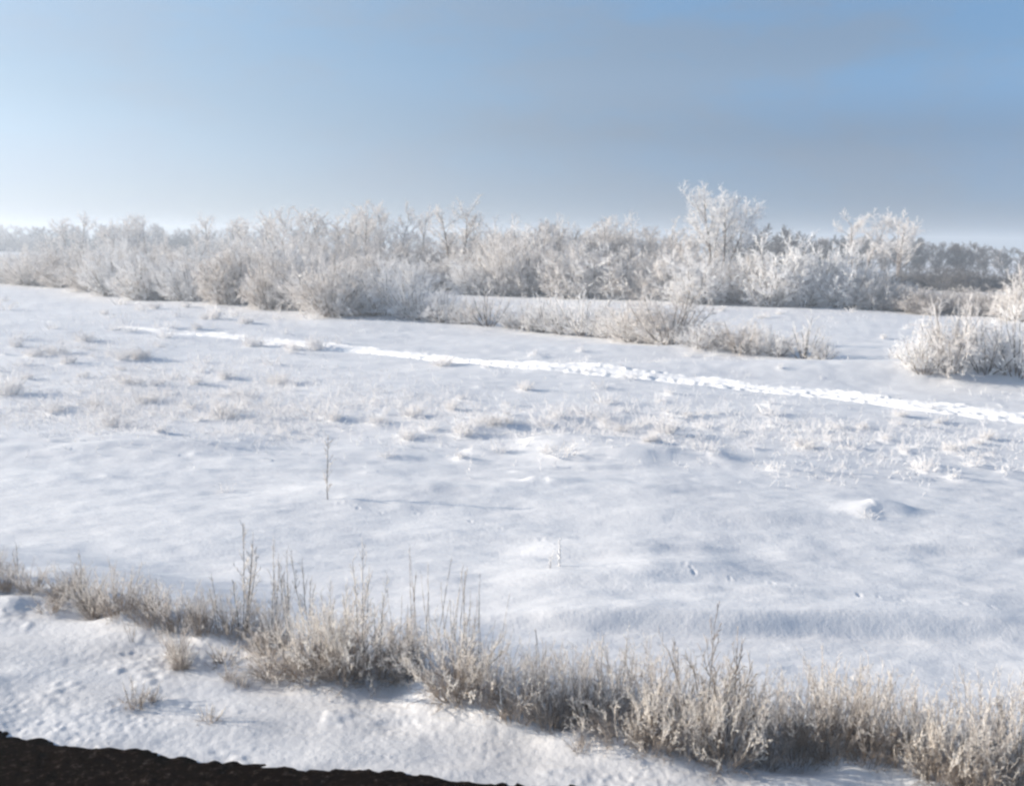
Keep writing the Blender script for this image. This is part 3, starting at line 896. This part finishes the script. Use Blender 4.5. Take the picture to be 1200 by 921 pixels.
# dark unfrosted wood on the right, receding
row(880, 1230, 17, [(880, 210), (1200, 200)], [(880, 280), (940, 277), (1000, 279), (1060, 282), (1100, 281), (1150, 288), (1200, 293), (1230, 296)], 42,
    ['dark_tree'], 'bare_tree', 'dark bare tree of the wood on the right, in its front row', 'tree', 'front trees of the dark wood')
row(870, 1240, 20, [(880, 255), (1200, 245)], [(870, 276), (940, 276), (1000, 280), (1060, 284), (1100, 282), (1150, 291), (1240, 298)], 44,
    ['dark_tree', 'grey_tree'], 'bare_tree', 'dark bare tree of the wood on the right, behind its front row', 'tree', 'back trees of the dark wood')
row(1040, 1230, 18, [(1040, 150), (1200, 140)], [(1040, 318), (1100, 312), (1150, 318), (1230, 320)], 42,
    ['bush_dark'], 'bare_bush', 'dark grey bush at the foot of the dark wood', 'bush', 'dark bushes under the dark wood')
# far wood on the left, blue with distance
row(-20, 240, 13, [(-20, 430), (240, 400)], [(-20, 268), (0, 268), (20, 264), (45, 263), (70, 266), (110, 266), (180, 264), (205, 265), (240, 268)], 26,
    ['dark_tree', 'grey_tree'], 'distant_tree', 'distant grey blue tree in the far wood on the left', 'tree', 'trees of the far left wood', jt=3)
row(-20, 250, 15, [(-20, 400), (250, 370)], [(-20, 275), (250, 276)], 30,
    ['bush_dark', 'bush_grey'], 'distant_bush', 'distant dark bush under the far wood on the left', 'bush', 'undergrowth bushes of the far left wood', jt=2)
row(240, 900, 22, [(240, 380), (900, 330)], [(240, 268), (500, 268), (600, 271), (700, 274), (800, 278), (900, 280)], 40,
    ['dark_tree', 'grey_tree'], 'distant_tree', 'distant hazy tree showing in gaps behind the grove and belt', 'tree', 'distant trees behind the belt', jt=3)

# ------------------------------------------------------------------ the weeds along the rim of the ledge
FRONT = [   # px, py of the foot, top, width, kind, label
    (4, 692, 658, 46, 'weed_brown', 'brown weed clump cut by the left edge of the picture'),
    (36, 694, 655, 50, 'weed', 'low frosted weed clump at the left end of the rim, second from the edge'),
    (72, 702, 662, 50, 'arch', 'frosted weed clump with arching tips, left of the tall rounded tussock'),
    (104, 712, 668, 46, 'weed_pale', 'pale weed clump pressed against the left of the tall rounded tussock'),
    (138, 720, 656, 62, 'weed', 'tall rounded tussock of fine frosted weed near the left end of the rim'),
    (178, 728, 676, 54, 'weed_brown', 'brown tussock between the rounded one and the drooping one'),
    (208, 738, 682, 60, 'weed', 'dense tussock with a drooping right side and dark foot'),
    (238, 742, 690, 46, 'weed_brown', 'dark footed tussock left of the tall fishbone stalks'),
    (276, 744, 690, 56, 'weed_brown', 'dark dense clump under the tall fishbone stalks'),
    (318, 752, 694, 60, 'weed_brown', 'brown clump of upright stems in front of the snow field, right of the fishbone stalks'),
    (318, 790, 738, 76, 'arch', 'low sprawling clump with a brown hollow beneath it'),
    (360, 790, 700, 84, 'weed_pale', 'big pale clump with feathery frosted tips, left of the dark gap'),
    (402, 792, 696, 92, 'weed_pale', 'high clump with stiff straw stems, just left of the arching straw'),
    (440, 792, 706, 70, 'arch', 'clump of arching golden straw bent over towards the right'),
    (478, 796, 716, 66, 'weed', 'loose frosted clump under the feather reeds'),
    (532, 814, 716, 118, 'weed_pale', 'biggest pale clump, rounded, leaning left over the snow'),
    (572, 822, 738, 70, 'weed', 'brown frosted clump behind the biggest pale one, on its right'),
    (606, 838, 758, 70, 'weed_brown', 'dark shaded clump in the hollow right of the biggest pale clump'),
    (646, 852, 762, 72, 'weed_brown', 'dark feathery clump with loops of bent stem at its foot'),
    (686, 852, 768, 64, 'weed', 'grey feathery clump between the dark ones and the low pale one'),
    (726, 866, 790, 62, 'arch', 'low pale clump curling over a knob of snow'),
    (768, 876, 796, 66, 'weed_pale', 'pale clump at the foot of the dark sapling, on its left'),
    (808, 882, 790, 66, 'weed', 'frosted clump at the foot of the dark sapling'),
    (850, 892, 796, 66, 'weed_pale', 'pale spiky clump with a black shaded base, right of the dark sapling'),
    (892, 896, 790, 66, 'weed_brown', 'dark based upright clump, second to the right of the dark sapling'),
    (934, 892, 782, 70, 'weed_brown', 'upright brown clump in the tall brush, left of the tallest plume'),
    (976, 886, 776, 70, 'weed_brown', 'tall brown clump carrying the tallest plume of the right hand brush'),
    (1018, 890, 790, 66, 'weed_brown', 'brown clump with a shaded core, right of the tallest plume'),
    (1062, 896, 800, 66, 'weed', 'feathery frosted clump above the last bare snow of the rim'),
    (1100, 912, 828, 66, 'weed_pale', 'pale leaning clump that bends over the snow near the right corner'),
    (1136, 926, 836, 70, 'weed_brown', 'brown clump by the right corner, behind the pale leaning one'),
    (1172, 934, 830, 70, 'weed', 'frosted clump filling the lower right corner'),
    (1206, 930, 808, 66, 'weed_brown', 'brown clump cut by the right edge of the picture'),
]
for px, py, yt, wpx, k, lab in FRONT:
    p = at(px, py)
    _, h = up_at(px, p.y, yt)
    plant(pick(k), 'weed_clump', p, lab, 'weed clump', 'weed clumps along the rim', h=h * (1.0 if px < 250 else 0.95) * R.uniform(0.94, 1.06), hw=wpx * 0.54 * px_size(p.y))
# second row just over the rim, mostly hidden
x = -6
while x < 1220:
    py = lerp_px([(t[0], t[1]) for t in EDGE_PX], x)
    p0 = at(x, py)
    yb = p0.y + R.uniform(0.5, 1.0)
    q = Vector((p0.x * yb / p0.y, yb, 0))
    q.z = float(height(q.x, q.y))
    h = (p0.z - q.z) + (R.uniform(0.22, 0.42) if x < 260 else R.uniform(0.35, 0.62) if x < 640 else R.uniform(0.5, 0.8))
    plant(pick(['weed_brown', 'weed', 'weed_brown'][R.randrange(3)]), 'weed_clump', q, 'brown frosted weed clump in the second row, half hidden behind the rim clumps', 'weed clump',
          'weed clumps behind the rim', h=h, hw=0.36)
    x += R.uniform(60, 95) if x < 600 else R.uniform(34, 52)
STALKS = [   # px, py foot, top, width, kind, name, label
    (283, 744, 612, 46, 'stalk', 'tall frosted weed with fishbone side twigs, the highest in the left half'),
    (258, 742, 668, 26, 'stalk', 'shorter fishbone weed left of the highest one'),
    (322, 748, 634, 30, 'stalk', 'straight dark stalk weed next right of the highest fishbone weed'),
    (340, 748, 640, 26, 'stalk', 'thin dark stalk weed with a slanted tip before the pale snow'),
    (362, 750, 640, 26, 'stalk', 'forked dark stalk weed on the right of the fishbone group'),
    (385, 770, 676, 26, 'stalk', 'short dark stalk weed poking from the big pale clump'),
    (421, 770, 632, 26, 'stalk', 'lone tall frosted stalk weed left of the feather reeds'),
    (442, 776, 668, 30, 'stalk', 'leaning stalk weed beside the lone tall frosted one'),
    (496, 778, 640, 30, 'reed', 'tallest feather reeds standing over the biggest pale clump'),
    (514, 780, 656, 26, 'reed', 'feather reeds second from the tallest, above the biggest pale clump'),
    (530, 782, 664, 24, 'reed', 'feather reeds third from the tallest, above the biggest pale clump'),
    (553, 784, 668, 26, 'reed', 'feather reeds with one high plume above the right of the biggest pale clump'),
    (572, 786, 688, 26, 'reed', 'short feather reeds ending the row above the biggest pale clump'),
    (474, 778, 672, 28, 'reed', 'thin feather reeds just left of the tallest ones'),
    (640, 800, 736, 30, 'reed', 'short feather reeds above the dark shaded clump'),
    (690, 812, 744, 34, 'reed', 'short feather reeds behind the grey feathery clump'),
    (735, 830, 756, 30, 'reed', 'short feather reeds near the dark sapling, on its left'),
    (826, 862, 706, 60, 'sapling', 'dark bare sapling with slanted branches, standing against blue shaded snow'),
    (856, 866, 738, 40, 'sapling', 'smaller bare sapling touching the dark one on its right'),
    (930, 850, 770, 34, 'reed', 'feather reeds left of the tallest plume in the right hand brush'),
    (968, 850, 752, 30, 'reed', 'tallest plume reeds of the right hand brush'),
    (1000, 856, 772, 34, 'reed', 'feather reeds right of the tallest plume in the right hand brush'),
    (1046, 862, 794, 30, 'reed', 'feather reeds over the feathery clump in the right hand brush'),
    (1108, 880, 800, 26, 'reed', 'sparse feather reeds over the pale leaning clump'),
    (1190, 896, 786, 40, 'sapling', 'thin bare sapling by the right edge of the picture'),
    (20, 688, 640, 24, 'stalk', 'short stalk weed at the left end of the rim'),
    (98, 704, 640, 30, 'stalk', 'stalk weed with a bent tip above the arching clump'),
]
for px, py, yt, wpx, k, lab in STALKS:
    p = at(px, py)
    _, h = up_at(px, p.y, yt)
    nm = {'stalk': 'weed_stalk', 'reed': 'feather_reed', 'sapling': 'bare_sapling'}[k]
    plant(pick(k), nm, p, lab, {'stalk': 'weed', 'reed': 'reed', 'sapling': 'sapling'}[k], None, h=h, hw=wpx * 0.55 * px_size(p.y))

# small frosted plants on the ledge
LEDGE_TUFTS = [
    (206, 772, 726, 34, 'weed', 'curled frosted plant standing alone on the ledge snow left of the sprawling clump'),
    (212, 784, 752, 26, 'weed_pale', 'dead stump of weed at the foot of the curled frosted plant'),
    (155, 752, 722, 14, 'stalk', 'little white stalk on the ledge below the brown tussock'),
    (262, 778, 752, 36, 'tuft_fine', 'pale frosted plant on the ledge hugging the sprawling clump'),
    (268, 796, 772, 24, 'tuft_fine', 'small frosted plant below the pale one hugging the sprawling clump'),
    (282, 804, 786, 22, 'tuft_fine', 'bent brown plant lowest beside the sprawling clump'),
    (158, 826, 796, 38, 'tuft_fine', 'sparse frosted sprigs on open ledge snow above the dark soil'),
    (246, 844, 824, 34, 'tuft_fine', 'flat tuft of sprigs on ledge snow nearest the dark soil'),
    (175, 822, 800, 26, 'tuft_fine', 'single frosted sprig touching the sparse ones on open ledge snow'),
    (590, 846, 808, 30, 'white_sprig', 'white bent stem arching over snow before the dark shaded clump'),
    (680, 876, 846, 26, 'tuft_fine', 'frosted sprig on the ledge under the grey feathery clump'),
    (60, 716, 690, 30, 'tuft_fine', 'frosted sprig on ledge snow below the arching clump'),
    (110, 724, 694, 30, 'weed_pale', 'frosted plant leaning out of the rim below the tall rounded tussock'),
]
for px, py, yt, wpx, k, lab in LEDGE_TUFTS:
    p = at(px, py)
    _, h = up_at(px, p.y, yt)
    plant(pick(k), 'ledge_plant', p, lab, 'plant', 'small plants on the ledge', h=h, hw=wpx * 0.5 * px_size(p.y))

# ------------------------------------------------------------------ grass tufts of the field
SINGLE = [   # px, py foot, top, width, kind, name, label
    (382, 586, 514, 30, 'thin_sapling', 'field_sapling', 'lone thin brown sapling standing in the open snow field'),
    (129, 500, 481, 9, 'tuft_big', 'field_tuft', 'upright brown cone of grass alone in the left of the field'),
    (656, 664, 632, 12, 'white_sprig', 'field_weed', 'taller white stalk of the pair casting a long shadow on open snow'),
    (644, 666, 644, 16, 'white_sprig', 'field_weed', 'shorter white sprig of the pair casting a long shadow on open snow'),
    (1020, 606, 594, 34, 'tuft', 'field_tuft', 'white tuft capping a small snow mound in the right of the field'),
    (660, 531, 512, 60, 'tuft', 'field_tuft', 'wide low tuft on the snow hump in the middle of the field'),
    (640, 530, 517, 30, 'tuft', 'field_tuft', 'frosted tuft on the left flank of the middle snow hump'),
    (370, 410, 390, 22, 'tuft_big', 'field_tuft', 'dark brownish tuft just below the faint far part of the track'),
    (518, 428, 416, 34, 'tuft_big', 'field_tuft', 'spreading tuft touching the near edge of the track'),
    (780, 508, 484, 34, 'tuft_big', 'field_tuft', 'tall pale tuft with a shadow right of the middle hump'),
    (585, 530, 512, 26, 'tuft', 'field_tuft', 'spiky twig tuft left of the middle snow hump'),
    (455, 535, 522, 26, 'tuft', 'field_tuft', 'small tuft with a long shadow between sapling and middle hump'),
    (265, 576, 564, 26, 'tuft', 'field_tuft', 'broken twigs lying on snow left of the lone sapling'),
    (10, 462, 432, 40, 'tuft_big', 'field_tuft', 'large frosted tuft at the left edge of the field'),
    (100, 400, 386, 30, 'tuft_big', 'field_tuft', 'brown hearted tuft in the band of grass at the far left'),
    (262, 490, 466, 44, 'tuft_big', 'field_tuft', 'big loose tuft in the grassy patch left of the middle'),
    (993, 424, 414, 6, 'white_sprig', 'field_weed', 'lone white sprig beside the snow hollow right of the bare upright shrub'),
]
for px, py, yt, wpx, k, nm, lab in SINGLE:
    p = at(px, py)
    _, h = up_at(px, p.y, yt)
    plant(pick(k), nm, p, lab, {'field_sapling': 'sapling', 'field_tuft': 'grass tuft', 'field_weed': 'weed'}[nm], None, h=h, hw=wpx * 0.5 * px_size(p.y))

for q, hp, lab, grp in TUFTS:
    plant(pick('tuft' if R.random() < 0.7 else 'tuft_big'), 'field_tuft', q, lab, 'grass tuft', grp, h=hp * px_size(q.y), hw=hp * R.uniform(0.5, 1.0) * px_size(q.y))

# fine frosted stubble nobody could count, one object
def stubble():
    rng = np.random.RandomState(9)
    P = []
    for cx, cy, sx, sy, n in ((150, 425, 260, 60, 7000), (240, 478, 300, 34, 5000), (600, 492, 300, 34, 3000), (1000, 515, 260, 40, 2600), (240, 372, 200, 14, 1500), (800, 370, 260, 14, 1500), (800, 428, 300, 12, 500)):
        n = int(n)
        px, py = rng.randn(n) * sx * .6 + cx, rng.randn(n) * sy * .6 + cy
        for a, b in zip(px, py):
            d = ray(a, b)
            t = -CAM_Z / d[2]
            P.append((d[0] * t, d[1] * t))
    P = np.array(P)
    keep = vnoise(P[:, 0] / 2.5, P[:, 1] / 4.0, 5) + 0.5 * rng.randn(len(P)) > -0.1
    P = P[keep]
    z = height(P[:, 0], P[:, 1])
    n = len(P)
    P3 = np.stack([P[:, 0], P[:, 1], z - 0.03], 1)
    D = np.stack([rng.randn(n) * .5, rng.randn(n) * .5, np.ones(n)], 1)
    b0 = Br(P3, D, 0.12 + 0.22 * rng.rand(n), np.full(n, 0.0062), 3, -0.2, 0.3, rng, 0.6)
    b1 = b0.sprout(3, 0.1, 1.0, 40, 15, 0.6, 0.2, 0.9, 2, 0, 0.2, rmin=0.008)
    o = link('stubble_grass', tubes('stubble_grass', [b0, b1], M['field_grass']))
    tag(o, kind='stuff')
stubble()
